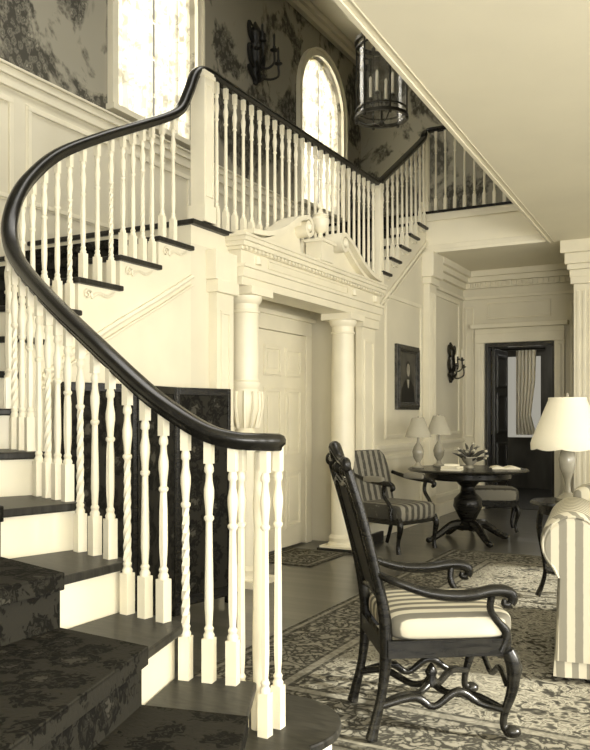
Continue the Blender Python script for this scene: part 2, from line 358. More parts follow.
for a,b in ((dx0-.13,dx0),(dx1,dx1+.13)): c.box(a,b,YF-.045,YF,0,dz).box(a+.04,b-.04,YF-.06,YF-.045,0,dz-.05)
c.box(dx0-.13,dx1+.13,YF-.05,YF,dz,dz+.13).box(dx0-.18,dx1+.18,YF-.10,YF,dz+.2,dz+.26).box(dx0-.13,dx1+.13,YF-.03,YF,dz+.13,dz+.2)
cas=c.obj('casing',WHITE,False,.006)
l=MB().box(dx0+.0,dx0+.04,YF+.02,YF+.2,0,dz).box(dx1-.04,dx1,YF+.02,YF+.2,0,dz).box(dx0+.04,dx1-.04,YF+.02,YF+.2,dz-.05,dz)
l.box(dx0+.05,dx0+.09,YF+.2,YF+.95,0.01,dz-.06)
for z0,z1 in ((.2,.9),(1.05,1.6),(1.7,2.15)): l.panelX(dx0+.09,YF+.3,YF+.85,z0,z1)
group('door_2',[cas,l.obj('leaf',DOORDK,False,.004)])
ROOM=noisy('library_panelling',.05,.11,4,.45,(1,1,.3))
for nm,bx_ in (('wall_library_left',(-4.9,-4.8,YF+.2,14.6,0,3)),('wall_library_right',(-.9,-.8,YF+.2,14.6,0,3)),('ceiling_library',(-4.9,-.8,YF+.2,14.7,3,3.1))):
    MB().box(*bx_).obj(nm,ROOM,False)
MB().box(-4.8,-3.75,14.6,14.7,0,3).box(-2.95,-.9,14.6,14.7,0,3).box(-3.75,-2.95,14.6,14.7,0,.9).box(-3.75,-2.95,14.6,14.7,2.35,3).obj('wall_library_back',ROOM,False)
MB().box(-4.9,-.8,YF+.25,14.6,-.1,0).obj('floor_library',TREAD,False)
cu=MB()
for cx,w_ in ((-3.80,.22),(-3.36,.36)):
    v=[];M_=41
    for zz,kk in ((2.45,1),(1.9,.95),(1.3,.75),(.95,1)):
        v+=[(cx+w_*kk*i/40,14.5+.035*math.sin(i*.9),zz) for i in range(M_)]
    cu.add(v,[(j*M_+i,j*M_+i+1,(j+1)*M_+i+1,(j+1)*M_+i) for j in range(3) for i in range(40)])
cr=MB().tube([(-3.9,14.5,2.47),(-2.85,14.5,2.47)],.015,8)
group('library_curtains',[cu.obj('drapes',PAPER),cr.obj('rod',METAL)])
bc=MB().box(-2.2,-.95,14.2,14.58,0,.08).box(-2.2,-2.16,14.2,14.58,.08,2.4).box(-.99,-.95,14.2,14.58,.08,2.4).box(-2.2,-.95,14.55,14.58,.08,2.4).box(-2.25,-.92,14.17,14.59,2.4,2.48)
bks=MB()
for i in range(6):
    z=.08+.38*i; bc.box(-2.16,-.99,14.2,14.55,z,z+.025)
    x=-2.14
    while x<-1.05: 
        w_=random.uniform(.02,.045); bks.box(x,x+w_,14.26,14.5,z+.026,z+random.uniform(.22,.32)); x+=w_+.003
group('bookcase',[bc.obj('case',DARK,False),bks.obj('books',noisy('book_spines',.02,.3,11,.6,(9,1,.5)),False)])
MB().box(-1.55,4.2,9.72,9.92,0,ZC).obj('wall_cross',WALLW,False)
q=MB(); q.box(-1.58,-1.22,9.64,9.72,.22,2.8).box(-1.61,-1.19,9.61,9.72,0,.22).box(-1.61,-1.19,9.60,9.72,2.8,2.88).box(-1.64,4.2,9.56,9.72,2.96,3.02).box(-1.62,4.2,9.6,9.72,2.88,2.96).box(-1.66,4.2,9.52,9.72,3.02,3.14).box(-1.70,4.2,9.47,9.72,3.14,3.279)
for k in range(5): q.box(-1.545+k*.063,-1.51+k*.063,9.628,9.64,.3,2.72)
q.obj('trim_4',WHITE,False,.004)
# ---------------------------------------------------------------- doorway surround
parts=[]
def column(cy,carved):
    m=MB(); cx=XL+.0
    r=.112
    if carved:
        prof=[(.15,.0),(.15,.06),(.13,.08),(.14,.12),(.11,.15),(.105,.5),(.11,1.0),(.125,1.12),(.085,1.16),(.07,1.2),(.10,1.26),(.125,1.34),(.13,1.44),(.115,1.5),(.125,1.52),(.125,1.55),(.105,1.57)]
    else: prof=[(.15,.0),(.15,.06),(.13,.08),(.14,.12),(.115,.15),(r+.003,.8)]
    prof+=[(r,1.7),(r-.008,2.08),(r+.006,2.085),(r+.006,2.10),(r-.008,2.105),(r-.006,2.15),(.125,2.17),(.135,2.20),(.135,2.21)]
    m.lathe((cx,cy,.0),prof,24); m.box(cx-.16,cx+.16,cy-.16,cy+.16,2.21,2.269).box(cx-.17,cx+.17,cy-.17,cy+.17,0,.05)
    if carved:
        for i in range(12):
            a=2*math.pi*i/12; m.tube([(cx+.10*math.cos(a),cy+.10*math.sin(a),1.2),(cx+.135*math.cos(a),cy+.135*math.sin(a),1.36),(cx+.13*math.cos(a),cy+.13*math.sin(a),1.48)],.012,5)
    return m.obj('column',WHITE2,True)
parts.append(column(5.29,True)); parts.append(column(7.08,False))
e=MB(); y0,y1=5.06,7.74
e.box(XL-.15,XL+.12,y0,y1,2.27,2.33).box(XL-.15,XL+.14,y0-.01,y1+.01,2.33,2.40).box(XL-.15,XL+.16,y0-.02,y1+.02,2.40,2.425)
e.box(XL-.1,XL+.11,y0,y1,2.425,2.53)
e.box(XL,XL+.13,y0-.02,y1+.02,2.53,2.555).box(XL,XL+.16,y0-.04,y1+.04,2.555,2.59).box(XL+.0,XL+.18,y0-.05,y1+.03,2.59,2.62).box(XL,XL+.19,y0-.06,y1+.04,2.62,2.64)
k=y0
while k<y1: e.box(XL+.13,XL+.155,k,k+.03,2.532,2.553); k+=.06
e.panelX(XL+.11,5.45,6.95,2.445,2.515,.01,.012)
for yy in (5.29,7.08,7.6): e.lathe((XL+.11,yy,2.48),[(.001,-.035),(.035,-.03),(.035,.03),(.001,.035)],12)
for a,b in ((4.80,5.02),(7.38,7.72)):
    e.box(XL,XL+.07,a,b,.2,2.18).box(XL,XL+.10,a-.03,b+.03,2.18,2.27).box(XL,XL+.11,a-.03,b+.03,0,.2).panelX(XL+.07,a+.05,b-.05,.35,2.05,.012,.02)
e.box(XL-.02,XL+.09,4.76,y0-.02,2.272,2.48)
parts.append(e.obj('entablature',WHITE,False,.004))
parts.append(MB().box(XL+.11,XL+.14,7.33,7.78,0,.10).box(XL-.19,XL+.19,6.89,7.27,0,.03).obj('plinth',IRON,False,.004))
pe=MB(); cyp=6.33
for sg in (-1,1):
    E0=1.25
    pts=[(sg*-E0,2.66),(sg*-1.0,2.69),(sg*-.75,2.78),(sg*-.55,2.89),(sg*-.38,2.95)]
    path=crom([(XL+.12,cyp+a,b) for a,b in pts],6)
    spi=[]
    for i in range(22):
        a=math.pi/2-i*.42; r=.085*(1-i/26); spi.append((XL+.12,cyp+sg*(-.36+r*math.cos(a)),2.865+r*math.sin(a)))
    full=path+spi
    def rib(path,hw,th):
        v=[];f=[];n=len(path)
        for i,q in enumerate(path):
            a=path[max(i-1,0)];b=path[min(i+1,n-1)]; dy,dz_=b[1]-a[1],b[2]-a[2]; L=math.hypot(dy,dz_) or 1; ny,nz=-dz_/L,dy/L
            for (dx,dn) in ((-hw,-th),(hw,-th),(hw,th),(-hw,th)): v.append((q[0]+dx,q[1]+ny*dn,q[2]+nz*dn))
        for i in range(n-1):
            for j in range(4): k2=(j+1)%4; f.append((i*4+j,i*4+k2,(i+1)*4+k2,(i+1)*4+j))
        f.append((0,1,2,3)); f.append(((n-1)*4+3,(n-1)*4+2,(n-1)*4+1,(n-1)*4)); pe.add(v,f)
    rib(full,.09,.018); rib([(q[0]-.02,q[1],q[2]-.045) for q in path],.06,.016)
    pe.prismx([(cyp-sg*E0,2.641),(cyp-sg*.30,2.641),(cyp-sg*.34,2.85)]+[(q[1],q[2]-.02) for q in path[::-1]],XL+.05,XL+.10)
    pe.ball((XL+.20,cyp-sg*.36,2.865),.035,12)
pe.box(XL+.05,XL+.20,cyp-.12,cyp+.12,2.641,2.80).box(XL+.04,XL+.22,cyp-.14,cyp+.14,2.80,2.825)
pe.lathe((XL+.13,cyp,2.825),[(.05,0),(.05,.02),(.025,.04),(.02,.07),(.06,.10),(.078,.15),(.08,.19),(.06,.215),(.07,.23),(.03,.25),(.015,.28),(.03,.30),(.02,.33),(.004,.35)],16)
parts.append(pe.obj('scroll_pediment',WHITE2,True,0,40))
group('doorway_surround',parts)
X0=-3.848; a,b=6.30,7.25
dl=MB(); dl.box(X0+.005,X0+.05,a+.005,b-.005,.02,2.095)
for (p0,p1) in ((a+.12,(a+b)/2-.05),((a+b)/2+.05,b-.12)):
    for z0,z1 in ((.2,.75),(.9,1.55),(1.68,1.95)):
        dl.panelX(X0+.05,p0,p1,z0,z1,.018,.03); dl.box(X0+.05,X0+.06,p0+.06,p1-.06,z0+.06,z1-.06)
cs=MB().box(X0,X0+.06,a-.12,a,0,2.10).box(X0,X0+.06,b,b+.12,0,2.10).box(X0,X0+.062,a-.12,b+.12,2.10,2.24).box(X0,X0+.09,a-.15,b+.15,2.24,2.28)
kn=MB().ball((X0+.10,a+.07,1.0),.028).tube([(X0+.05,a+.07,1),(X0+.1,a+.07,1)],.01)
group('door_1',[dl.obj('leaf',WHITE,False,.004),cs.obj('casing',WHITE,False,.004),kn.obj('knob',METAL)])
# ---------------------------------------------------------------- staircase
RI={2:(-1.46,2.34),3:(-1.72,2.29),4:(-2.0,2.33),5:(-2.32,2.43),6:(-2.68,2.57),7:(-3.0,2.73),8:(-3.2,2.89),9:(-3.26,3.01),10:(-3.29,3.18),11:(-3.3,3.48),12:(-3.3,3.84),13:(-3.3,4.22),14:(-3.3,4.58)}
RO={2:(-.8,1.0),3:(-1.3,.85),4:(-2.0,.83),5:(-2.7,.95),6:(-3.35,1.2),7:(-4.0,1.6),8:(-4.5,2.05),9:(XW,2.5),10:(XW,2.95),11:(XW,3.4),12:(XW,3.84),13:(XW,4.22),14:(XW,4.58)}
def lerp(a,b,t): return (a[0]+(b[0]-a[0])*t,a[1]+(b[1]-a[1])*t)
def nrm(a,b):
    d=(b[0]-a[0],b[1]-a[1]); L=math.hypot(*d); return (d[0]/L,d[1]/L)
body=MB(); tread=MB(); carp=MB(); brk=MB()
def scroll(q,t,z,s=1):
    pts=[]
    for i in range(20):
        a=-.5+i*.48; r=.034*s*(1-i/24); pts.append((q[0]+t[0]*(r*math.cos(a)),q[1]+t[1]*(r*math.cos(a)),z-.085*s+r*math.sin(a)))
    brk.tube(pts,.007*s,5)
    pts=[]
    for i in range(9):
        u=i/8; pts.append((q[0]+t[0]*(.03+.20*u)*s,q[1]+t[1]*(.03+.20*u)*s,z-.105*s+.06*s*u+.018*s*math.sin(u*6.28)))
    brk.tube(pts,[.010*s]*8+[.004],5)
arc=[(-1.50+.29*math.cos(math.radians(t)),2.52+.29*math.sin(math.radians(t))) for t in range(-25,190,12)]
cpoly=[(-.78,1.0),(-.42,1.08)]+arc+[(-1.74,2.32),RI[2]]
tread.prism(cpoly,R-.032,R)
body.prism([(-.80,1.0),(-.47,1.10)]+[(-1.50+.255*math.cos(math.radians(t)),2.52+.255*math.sin(math.radians(t))) for t in range(-25,190,12)]+[(-1.72,2.33),RI[2]],0,R-.032)
TC0,TC1=.21,.80
for k in range(2,14):
    i0,i1,o0,o1=RI[k],RI[k+1],RO[k],RO[k+1]; z=k*R
    body.prism([i0,i1,o1,o0],0,z-.032)
    tdir=nrm(i0,i1); n_in=(tdir[1],-tdir[0])
    f0=(-nrm(i0,i1)[0]*.03,-nrm(i0,i1)[1]*.03); g0=(-nrm(o0,o1)[0]*.03,-nrm(o0,o1)[1]*.03)
    inner0=(i0[0]+f0[0]+n_in[0]*.035,i0[1]+f0[1]+n_in[1]*.035); inner1=(i1[0]+n_in[0]*.035,i1[1]+n_in[1]*.035)
    tread.prism([inner0,inner1,o1,(o0[0]+g0[0],o0[1]+g0[1])],z-.032,z)
    t0,t1=TC0,TC1
    a0,a1=lerp(i0,o0,t0),lerp(i1,o1,t0); b0,b1=lerp(i0,o0,t1),lerp(i1,o1,t1)
    sh=lambda p,d:(p[0]+d[0],p[1]+d[1])
    fa=(f0[0]*1.5,f0[1]*1.5); ga=(g0[0]*1.5,g0[1]*1.5)
    carp.prism([sh(a0,fa),a1,b1,sh(b0,ga)],z+.001,z+.014)
    carp.prism([sh(a0,fa),sh(a0,f0),sh(b0,g0),sh(b0,ga)],z-.045,z+.013)
    carp.prism([sh(a0,(f0[0]*.5,f0[1]*.5)),a0,b0,sh(b0,(g0[0]*.5,g0[1]*.5))],z-R+.001,z-.03)
    L=math.hypot(i1[0]-i0[0],i1[1]-i0[1])
    if L>.15:
        q=lerp(i0,i1,.2); scroll((q[0]+n_in[0]*.008,q[1]+n_in[1]*.008),tdir,z,min(1,L/.30))
a0=lerp(RI[2],RO[2],TC0); b0=lerp(RI[2],RO[2],TC1)
carp.prism([a0,b0,(b0[0]+.33,b0[1]+.07),(a0[0]+.30,a0[1]+.12)],R+.001,R+.014)
for i in range(5):
    z=ZL+R*(i+1); a=8.0+.3*i
    tread.box(XW,XL+.035,a-.03,a+.3,z-.03,z)
    carp.box(XW+.35,XL-.35,a-.04,a+.3,z+.001,z+.014).box(XW+.35,XL-.35,a-.015,a,z-R+.001,z)
    scroll((XL+.008,a+.06),(0,1),z,.95)
carp.box(XW+.35,XL-.35,4.6,8.0,ZL+.001,ZL+.014).box(XW+.35,XL-.35,9.485,9.5,Z2-R,Z2)
for off,rr in ((.24,.018),(.30,.01)):
    pth=[(RI[k][0]+.012,RI[k][1],(k-1)*R-off+.03) for k in range(10,15)]
    brk.tube(pth,rr,6)
    brk.tube([(XL+.012,8.0+.3*i,ZL+R*i-off+.06) for i in range(6)],rr,6)
VX=-.055
RP=[(-1.42,2.43,1.205),(-1.455,2.455,1.205),(-1.44,2.50,1.205),(-1.385,2.495,1.205),(-1.35,2.44,1.205),(-1.37,2.37,1.208),(-1.44,2.32,1.215)]
RP=[(a+VX,b,c) for a,b,c in RP]
RP+=[(-1.58,2.29,1.24),(-1.70,2.283,1.30),(-1.86,2.30,1.39),(-2.14,2.37,1.56),(-2.51,2.50,1.77),(-2.85,2.66,1.96),(-3.05,2.77,2.10),(-3.18,2.87,2.25),(-3.25,2.98,2.42),(-3.29,3.12,2.58),(-3.3,3.33,2.76),(-3.3,3.66,2.95),(-3.3,4.03,3.14),(-3.3,4.30,3.28),(-3.3,4.46,3.39),(-3.3,4.56,3.55),(-3.3,4.64,3.70),(-3.3,4.76,3.755),(-3.3,4.95,3.755)]
rail=crom(RP,6)
rail+= [(XL,5+.1*i,3.755) for i in range(0,29)]
up2=crom([(XL,7.88,3.755),(XL,8.0,3.79),(XL,8.15,3.88),(XL,9.3,4.61),(XL,9.42,4.72),(XL,9.5,4.79),(XL+.06,YG+.02,4.81),(XL+.2,YG+.02,4.81),(XE-.1,YG+.02,4.81)],6)
rail+=up2
prof=[(-.024,-.030),(.024,-.030),(.028,-.017),(.038,-.008),(.040,.008),(.034,.021),(.018,.029),(-.018,.029),(-.034,.021),(-.040,.008),(-.038,-.008),(-.028,-.017)]
hr=MB().sweep(rail,prof)
hr.ball((-1.41+VX,2.455,1.205),.042,14,sz=.72)
def railz(x,y):
    best=None
    for a,b in zip(rail[36:],rail[37:]):
        dx,dy=b[0]-a[0],b[1]-a[1]; L=dx*dx+dy*dy
        t=0 if L<1e-9 else max(0,min(1,((x-a[0])*dx+(y-a[1])*dy)/L))
        D=(x-a[0]-dx*t)**2+(y-a[1]-dy*t)**2
        if best is None or D<best[0]: best=(D,a[2]+(b[2]-a[2])*t)
    return best[1]
bal=MB()
def baluster(x,y,z0,z1,kind,rot=0):
    H=z1-z0; s=.0195; bh=.15
    c,sn=math.cos(rot),math.sin(rot)
    def blk(h,a,b): bal.prism([(x+h*(c*u-sn*v),y+h*(sn*u+c*v)) for u,v in ((-1,-1),(1,-1),(1,1),(-1,1))],z0+a,z0+b)
    blk(s,0,bh)
    T0=H-.08; blk(.0145,T0,H+.01)
    bal.lathe((x,y,z0),[(.018,bh),(.0195,bh+.012),(.014,bh+.022),(.017,bh+.034),(.011,bh+.045)],12)
    m=bh+.045; e=T0
    if kind==0:
        bal.lathe((x,y,z0),[(.012,m),(.0155,m+.05),(.0165,m+.09),(.0155,m+.2),(.0125,e-.20)],12,flute=.16)
    elif kind==1:
        bal.lathe((x,y,z0),[(.012,m),(.0155,m+.06),(.0155,m+.10),(.0115,e-.20)],12)
    else:
        n=14; bal.lathe((x,y,z0),[(.016-.003*j/n,m+(e-.20-m)*j/n) for j in range(n+1)],10,flute=.26,twist=26)
    u=e-.20
    bal.lathe((x,y,z0),[(.012,u),(.0175,u+.008),(.0175,u+.016),(.012,u+.022),(.014,u+.05),(.018,u+.085),(.018,u+.11),(.0125,u+.14),(.0115,u+.165),(.0165,u+.172),(.0165,u+.185),(.012,u+.2)],12)
for k in range(2,14):
    i0,i1=RI[k],RI[k+1]; L=math.hypot(i1[0]-i0[0],i1[1]-i0[1]); n=max(1,round(L/.108)); t=nrm(i0,i1); nin=(t[1],-t[0])
    if k==2: n=3
    for j in range(n):
        q=lerp(i0,i1,(j+.45)/n); x,y=q[0]-nin[0]*.012,q[1]-nin[1]*.012
        if k==13 and j==n-1: continue
        baluster(x,y,k*R,railz(x,y)-.028,j%3,math.atan2(t[1],t[0]))
for (x,y) in ((-1.36,2.40),(-1.36,2.49),(-1.44,2.51),(-1.47,2.42)): baluster(x+VX,y,R,1.18,0)
bal.lathe((-1.415+VX,2.45,R),[(.028,0),(.028,.12),(.020,.14),(.024,.3),(.018,.7),(.022,.8),(.018,.86),(.018,.98)],14)
y=4.90
while y<7.93: baluster(XL,y,ZL,3.727,1); y+=.122
for i in range(5):
    for j in range(2):
        yy=8.08+.3*i+.15*j; baluster(XL,yy,ZL+R*(i+1),railz(XL,yy)-.028,1)
x=XL+.12
while x<XE-.1: baluster(x,YG+.02,Z2,4.782,1); x+=.12
nw=MB()
def newel(x,y,z0,z1,h=.055):
    nw.box(x-h,x+h,y-h,y+h,z0,z1); nw.box(x-h-.01,x+h+.01,y-h-.01,y+h+.01,z0,z0+.12); nw.box(x-h-.008,x+h+.008,y-h-.008,y+h+.008,z1-.05,z1-.02)
    nw.panelX(x+h,y-h+.015,y+h-.015,z0+.18,z1-.1,.006,.008)
newel(XL,4.72,ZL,3.728,.06); newel(XL,7.98,ZL,3.77,.035); newel(XL,YG,Z2,4.78,.035)
group('staircase',[body.obj('risers_and_string',WHITE,False),tread.obj('treads',TREAD,False,.007),carp.obj('carpet_runner',CARPET,False,.004),brk.obj('brackets',WHITE),
   hr.obj('handrail',RAILM,True,0,60),bal.obj('balusters',WHITE2,True,0,40),nw.obj('newel_posts',WHITE2,False,.004)])
# ---------------------------------------------------------------- folding screen under stairs
fs=MB(); ff=MB()
pts=[(-3.17,3.22),(-3.08,3.72),(-3.17,4.22),(-3.06,4.70)]
for a,b in zip(pts,pts[1:]):
    t=nrm(a,b); n=(t[1]*.012,-t[0]*.012)
    fs.prism([(a[0]+n[0],a[1]+n[1]),(b[0]+n[0],b[1]+n[1]),(b[0]-n[0],b[1]-n[1]),(a[0]-n[0],a[1]-n[1])],.06,1.45)
    n=(t[1]*.02,-t[0]*.02)
    def st(u0,u1,z0,z1):
        p,q=lerp(a,b,u0),lerp(a,b,u1); ff.prism([(p[0]+n[0],p[1]+n[1]),(q[0]+n[0],q[1]+n[1]),(q[0]-n[0],q[1]-n[1]),(p[0]-n[0],p[1]-n[1])],z0,z1)
    st(.005,.06,0,1.48); st(.94,.995,0,1.48); st(.06,.94,1.43,1.48); st(.06,.94,.05,.12)
group('folding_screen',[fs.obj('panels',TAPES,False),ff.obj('frame',DARK,False,.004)])
# ---------------------------------------------------------------- rugs
def rug(name,x0,x1,y0,y1):
    cx,cy=(x0+x1)/2,(y0+y1)/2
    MB().box(x0,x1,y0,y1,0.001,.010).obj(name,rug_mat((x1-x0)/2,(y1-y0)/2,name+'_wool'),False,.003,origin=(cx,cy,0))
rug('persian_rug',-2.36,2.6,2.86,7.55)
rug('door_mat',-3.75,-3.15,6.1,6.88)
# ---------------------------------------------------------------- foreground high-back armchair
def hall_chair(loc,rot,scale):
    w=MB()
    for s in (-1,1):
        y=.26*s; yb=.225*s
        w.tube([(-.31,yb,0.006),(-.30,yb,.05),(-.265,yb,.2),(-.25,yb,.36),(-.255,yb,.5),(-.29,yb,.68),(-.35,yb,.92),(-.405,yb,1.10)],[.026,.022,.02,.026,.026,.020,.020,.019],10,4)
        w.ball((-.415,yb,1.125),.022,12,sz=1.4)
        w.tube([(.25,y,.36),(.272,y*1.03,.30),(.265,y*1.03,.2),(.235,y,.1),(.235,y,.05),(.26,y*1.03,.035)],[.030,.032,.023,.016,.017,.025],10,5)
        w.ball((.265,y*1.03,.033),.032,12,sx=1.2,sz=.8)
        w.ball((.285,y*1.03,.29),.024,10,sz=1.4)
        w.tube([(-.285,yb,.68),(-.22,y*1.03,.655),(-.08,y*1.12,.61),(.06,y*1.16,.60),(.17,y*1.12,.615),(.235,y*1.10,.61),(.262,y*1.10,.585),(.25,y*1.10,.558),(.226,y*1.10,.56),(.226,y*1.10,.578)],[.015,.017,.022,.025,.025,.025,.022,.018,.014,.009],10,5)
        w.tube([(.22,y,.36),(.245,y,.43),(.20,y*1.03,.49),(.17,y*1.07,.54),(.175,y*1.1,.605)],[.022,.021,.016,.015,.016],10,5)
        w.box(-.25,.26,y-.014,y+.014,.345,.415)
        w.tube([(-.27,yb,.14),(-.13,yb*.98,.17),(-.05,yb,.13),(.05,yb,.19),(.14,yb,.14),(.23,y,.12)],[.016,.018,.015,.018,.015,.014],8,5)
    w.box(.235,.265,-.26,.26,.345,.415); w.box(-.272,-.248,-.23,.23,.345,.415)
    w.tube([(.258,-.22,.34),(.265,-.12,.305),(.265,0,.33),(.265,.12,.305),(.258,.22,.34)],.016,8,5)
    for s in (-1,1):
        w.tube([(.235,s*.25,.12),(.14,s*.17,.15),(.05,s*.06,.13),(0,0,.16)],[.014,.017,.015,.018],8,5)
        w.tube([(-.28,s*.22,.14),(-.17,s*.17,.16),(-.07,s*.06,.13),(0,0,.16)],[.014,.017,.015,.018],8,5)
    w.lathe((0,0,.14),[(.03,0),(.035,.02),(.02,.04),(.028,.06),(.012,.09),(.003,.10)],12)
    w.tube([(.25,-.25,.22),(.265,-.12,.25),(.27,0,.19),(.265,.12,.25),(.25,.25,.22)],.013,8,5)
    def bx(z): return -.29-(z-.68)*.27
    pts=[(-.225,1.08),(-.17,1.13),(-.09,1.14),(-.04,1.175),(0,1.19),(.04,1.175),(.09,1.14),(.17,1.13),(.225,1.08)]
    w.tube([(bx(z),y,z) for y,z in pts],[.016,.020,.020,.024,.026,.024,.020,.020,.016],10,5)
    w.tube([(bx(z),y,z) for y,z in ((-.225,1.01),(-.12,1.05),(0,1.03),(.12,1.05),(.225,1.01))],.017,8,5)
    for y in (-.13,-.065,.065,.13): w.ball((bx(1.09),y,1.09),.022,10)
    w.ball((bx(1.10),0,1.10),.032,12)
    for s in (-1,1):
        for zz in (.62,.72,.82,.92,1.0): w.ball((bx(zz),s*.19,zz),.022,8,sx=.6,sz=1.6)
    w.tube([(bx(.56),-.225,.56),(bx(.56),0,.58),(bx(.56),.225,.56)],.02,8,5)
    for s in (-1,1):
        w.tube([(bx(.57),s*.15,.57),(bx(.8),s*.16,.8),(bx(1.03),s*.15,1.03)],[.018,.015,.018],8,5)
    cane=MB(); 
    v=[];n=6
    for j in range(n+1):
        z=.58+(1.02-.58)*j/n
        for x_,y_ in ((bx(z)-.006,-.15),(bx(z)-.006,.15),(bx(z)+.006,.15),(bx(z)+.006,-.15)): v.append((x_,y_,z))
    f=[(j*4+a,j*4+(a+1)%4,(j+1)*4+(a+1)%4,(j+1)*4+a) for j in range(n) for a in range(4)]+[(0,1,2,3),(n*4+3,n*4+2,n*4+1,n*4)]
    cane.add(v,f)
    cu=MB().rbox(-.245,.29,-.272,.272,.395,.525,.5)
    return group('high_back_armchair',[w.obj('carved_frame',DARK,True,0,60),cane.obj('back_panel',noisy('cane_back',.01,.03,60,.6),False),cu.obj('seat_cushion',STR_CUSH)],loc,rot,scale)
hall_chair((-1.12,3.29,.013),math.radians(34),.97)
# ---------------------------------------------------------------- upholstered armchair
def uph(loc,rot):
    u=MB(); w=MB()
    u.rbox(-.27,.30,-.28,.28,.30,.47,.35)
    n=10; v=[]
    for j in range(n+1):
        z=.44+.50*j/n; hw=.265+.02*math.sin(j/n*3.1); hw*= 1 if j<n-2 else (.93 if j==n-1 else (.98 if j==n-2 else .75)); x=-.25-.13*j/n
        for i in range(16):
            a=2*math.pi*i/16; cs,sn=math.cos(a),math.sin(a)
            v.append((x+.05*math.copysign(abs(cs)**.6,cs),hw*math.copysign(abs(sn)**.4,sn),z))
    f=[(j*16+i,j*16+(i+1)%16,(j+1)*16+(i+1)%16,(j+1)*16+i) for j in range(n) for i in range(16)]+[tuple(range(16))[::-1],tuple(range(n*16,n*16+16))]
    u.add(v,f)
    for s in (-1,1):
        y=.30*s
        w.tube([(-.27,y*.95,.72),(-.1,y,.68),(.1,y*1.03,.66),(.2,y*1.03,.655),(.235,y*1.03,.62),(.21,y*1.03,.60)],[.018,.022,.024,.026,.022,.016],8,4)
        w.tube([(.2,y,.33),(.19,y,.45),(.12,y*1.02,.55),(.13,y*1.03,.65)],[.022,.019,.018,.02],8,4)
        w.tube([(.26,y*.88,.34),(.285,y*.9,.26),(.26,y*.9,.12),(.27,y*.9,0.02)],[.03,.03,.018,.024],8,4)
        w.tube([(-.24,y*.85,.34),(-.26,y*.85,.18),(-.31,y*.85,0.01)],[.024,.02,.018],8,4)
        u.rbox(-.12,.12,y-.03,y+.03,.66,.72,.5)
    w.box(-.27,.28,-.275,.275,.28,.33)
    return group('upholstered_armchair',[u.obj('upholstery',STR_ARM,True,0,60),w.obj('frame',DARK,True,0,50)],loc,rot)
uph((-2.82,7.22,.011),math.radians(-18))
def stool(loc,rot):
    u=MB().rbox(-.26,.26,-.22,.22,.34,.50,.4); w=MB().box(-.25,.25,-.21,.21,.29,.36)
    for sx in (-1,1):
        for sy in (-1,1): w.tube([(sx*.22,sy*.18,.32),(sx*.25,sy*.2,.24),(sx*.22,sy*.18,.1),(sx*.24,sy*.19,.015)],[.03,.028,.016,.022],8,4)
    group('upholstered_stool',[u.obj('upholstery',STR_ARM),w.obj('frame',DARK,True,0,50)],loc,rot)
stool((-2.34,9.0,0),math.radians(20))
# ---------------------------------------------------------------- pedestal table
TX,TY=-2.38,8.15
t=MB(); t.lathe((0,0,0),[(.02,.715),(.56,.715),(.60,.722),(.615,.735),(.60,.748),(.02,.75)],48)
t.lathe((0,0,0),[(.42,.64),(.44,.66),(.44,.715)],32)
t.lathe((0,0,0),[(.10,.12),(.15,.15),(.12,.19),(.08,.22),(.11,.28),(.15,.36),(.14,.44),(.08,.50),(.07,.56),(.11,.60),(.14,.64)],20)
for i in range(4):
    a=math.pi/4+i*math.pi/2; c_,s_=math.cos(a),math.sin(a)
    t.tube([(.05*c_,.05*s_,.16),(.18*c_,.18*s_,.17),(.33*c_,.33*s_,.08),(.42*c_,.42*s_,.03)],[.055,.046,.036,.03],8,5)
    t.ball((.44*c_,.44*s_,.03),.035,10,sz=.85)
group('pedestal_table',[t.obj('table_body',DARK,True,0,40)],(TX,TY,.001))
ZT_=.752
def table_lamp(x,y,z,h,rs,name='table_lamp'):
    b=MB().lathe((0,0,0),[(.06,0),(.065,.015),(.03,.03),(.02,.06),(.05,.11),(.06,.17),(.045,.22),(.018,.26),(.012,.28),(.008,h-.02)],18)
    s=MB(); n=24; z0=h-.20
    rb,rt=rs,rs*.45; v=[];th=.004
    for r,zz in ((rb,z0),(rt,h),(rt-th,h),(rb-th,z0)):
        for i in range(n*2): 
            a=math.pi*i/n; rr=r*(1+.02*(i%2)); v.append((rr*math.cos(a),rr*math.sin(a),zz))
    m=n*2; f=[(j*m+i,j*m+(i+1)%m,((j+1)%4)*m+(i+1)%m,((j+1)%4)*m+i) for j in range(4) for i in range(m)]; s.add(v,f)
    for i in range(3):
        a=2*math.pi*i/3; s.tube([(0,0,h-.03),(rt*math.cos(a),rt*math.sin(a),h-.005)],.003,5)
    b.lathe((0,0,h-.04),[(.012,0),(.012,.04),(.004,.06)],8)
    return group(name,[b.obj('base',CERAM),s.obj('shade',SHADE2,True,0,80)],(x,y,z))
table_lamp(-2.84,7.93,ZT_,.52,.135); table_lamp(-2.74,8.30,ZT_,.54,.135)
fb=MB().lathe((0,0,0),[(.04,0),(.045,.01),(.03,.03),(.07,.07),(.09,.11),(.085,.12),(.07,.10),(.02,.06)],18); lf=MB(); pt=MB()
for i in range(40):
    a=random.uniform(0,6.28); r=random.uniform(.03,.20); h=random.uniform(.14,.30)-r*.5
    lf.tube([(0,0,.08),(r*.5*math.cos(a),r*.5*math.sin(a),h*.8),(r*math.cos(a),r*math.sin(a),h)],[.003,.016,.002],5,3)
    if i%2: pt.ball((r*math.cos(a),r*math.sin(a),h),.02,8,sz=.7)
group('flower_bowl',[fb.obj('bowl',CERAM),lf.obj('foliage',LEAF),pt.obj('blossoms',PETAL)],(-2.36,8.15,ZT_))
bk=MB()
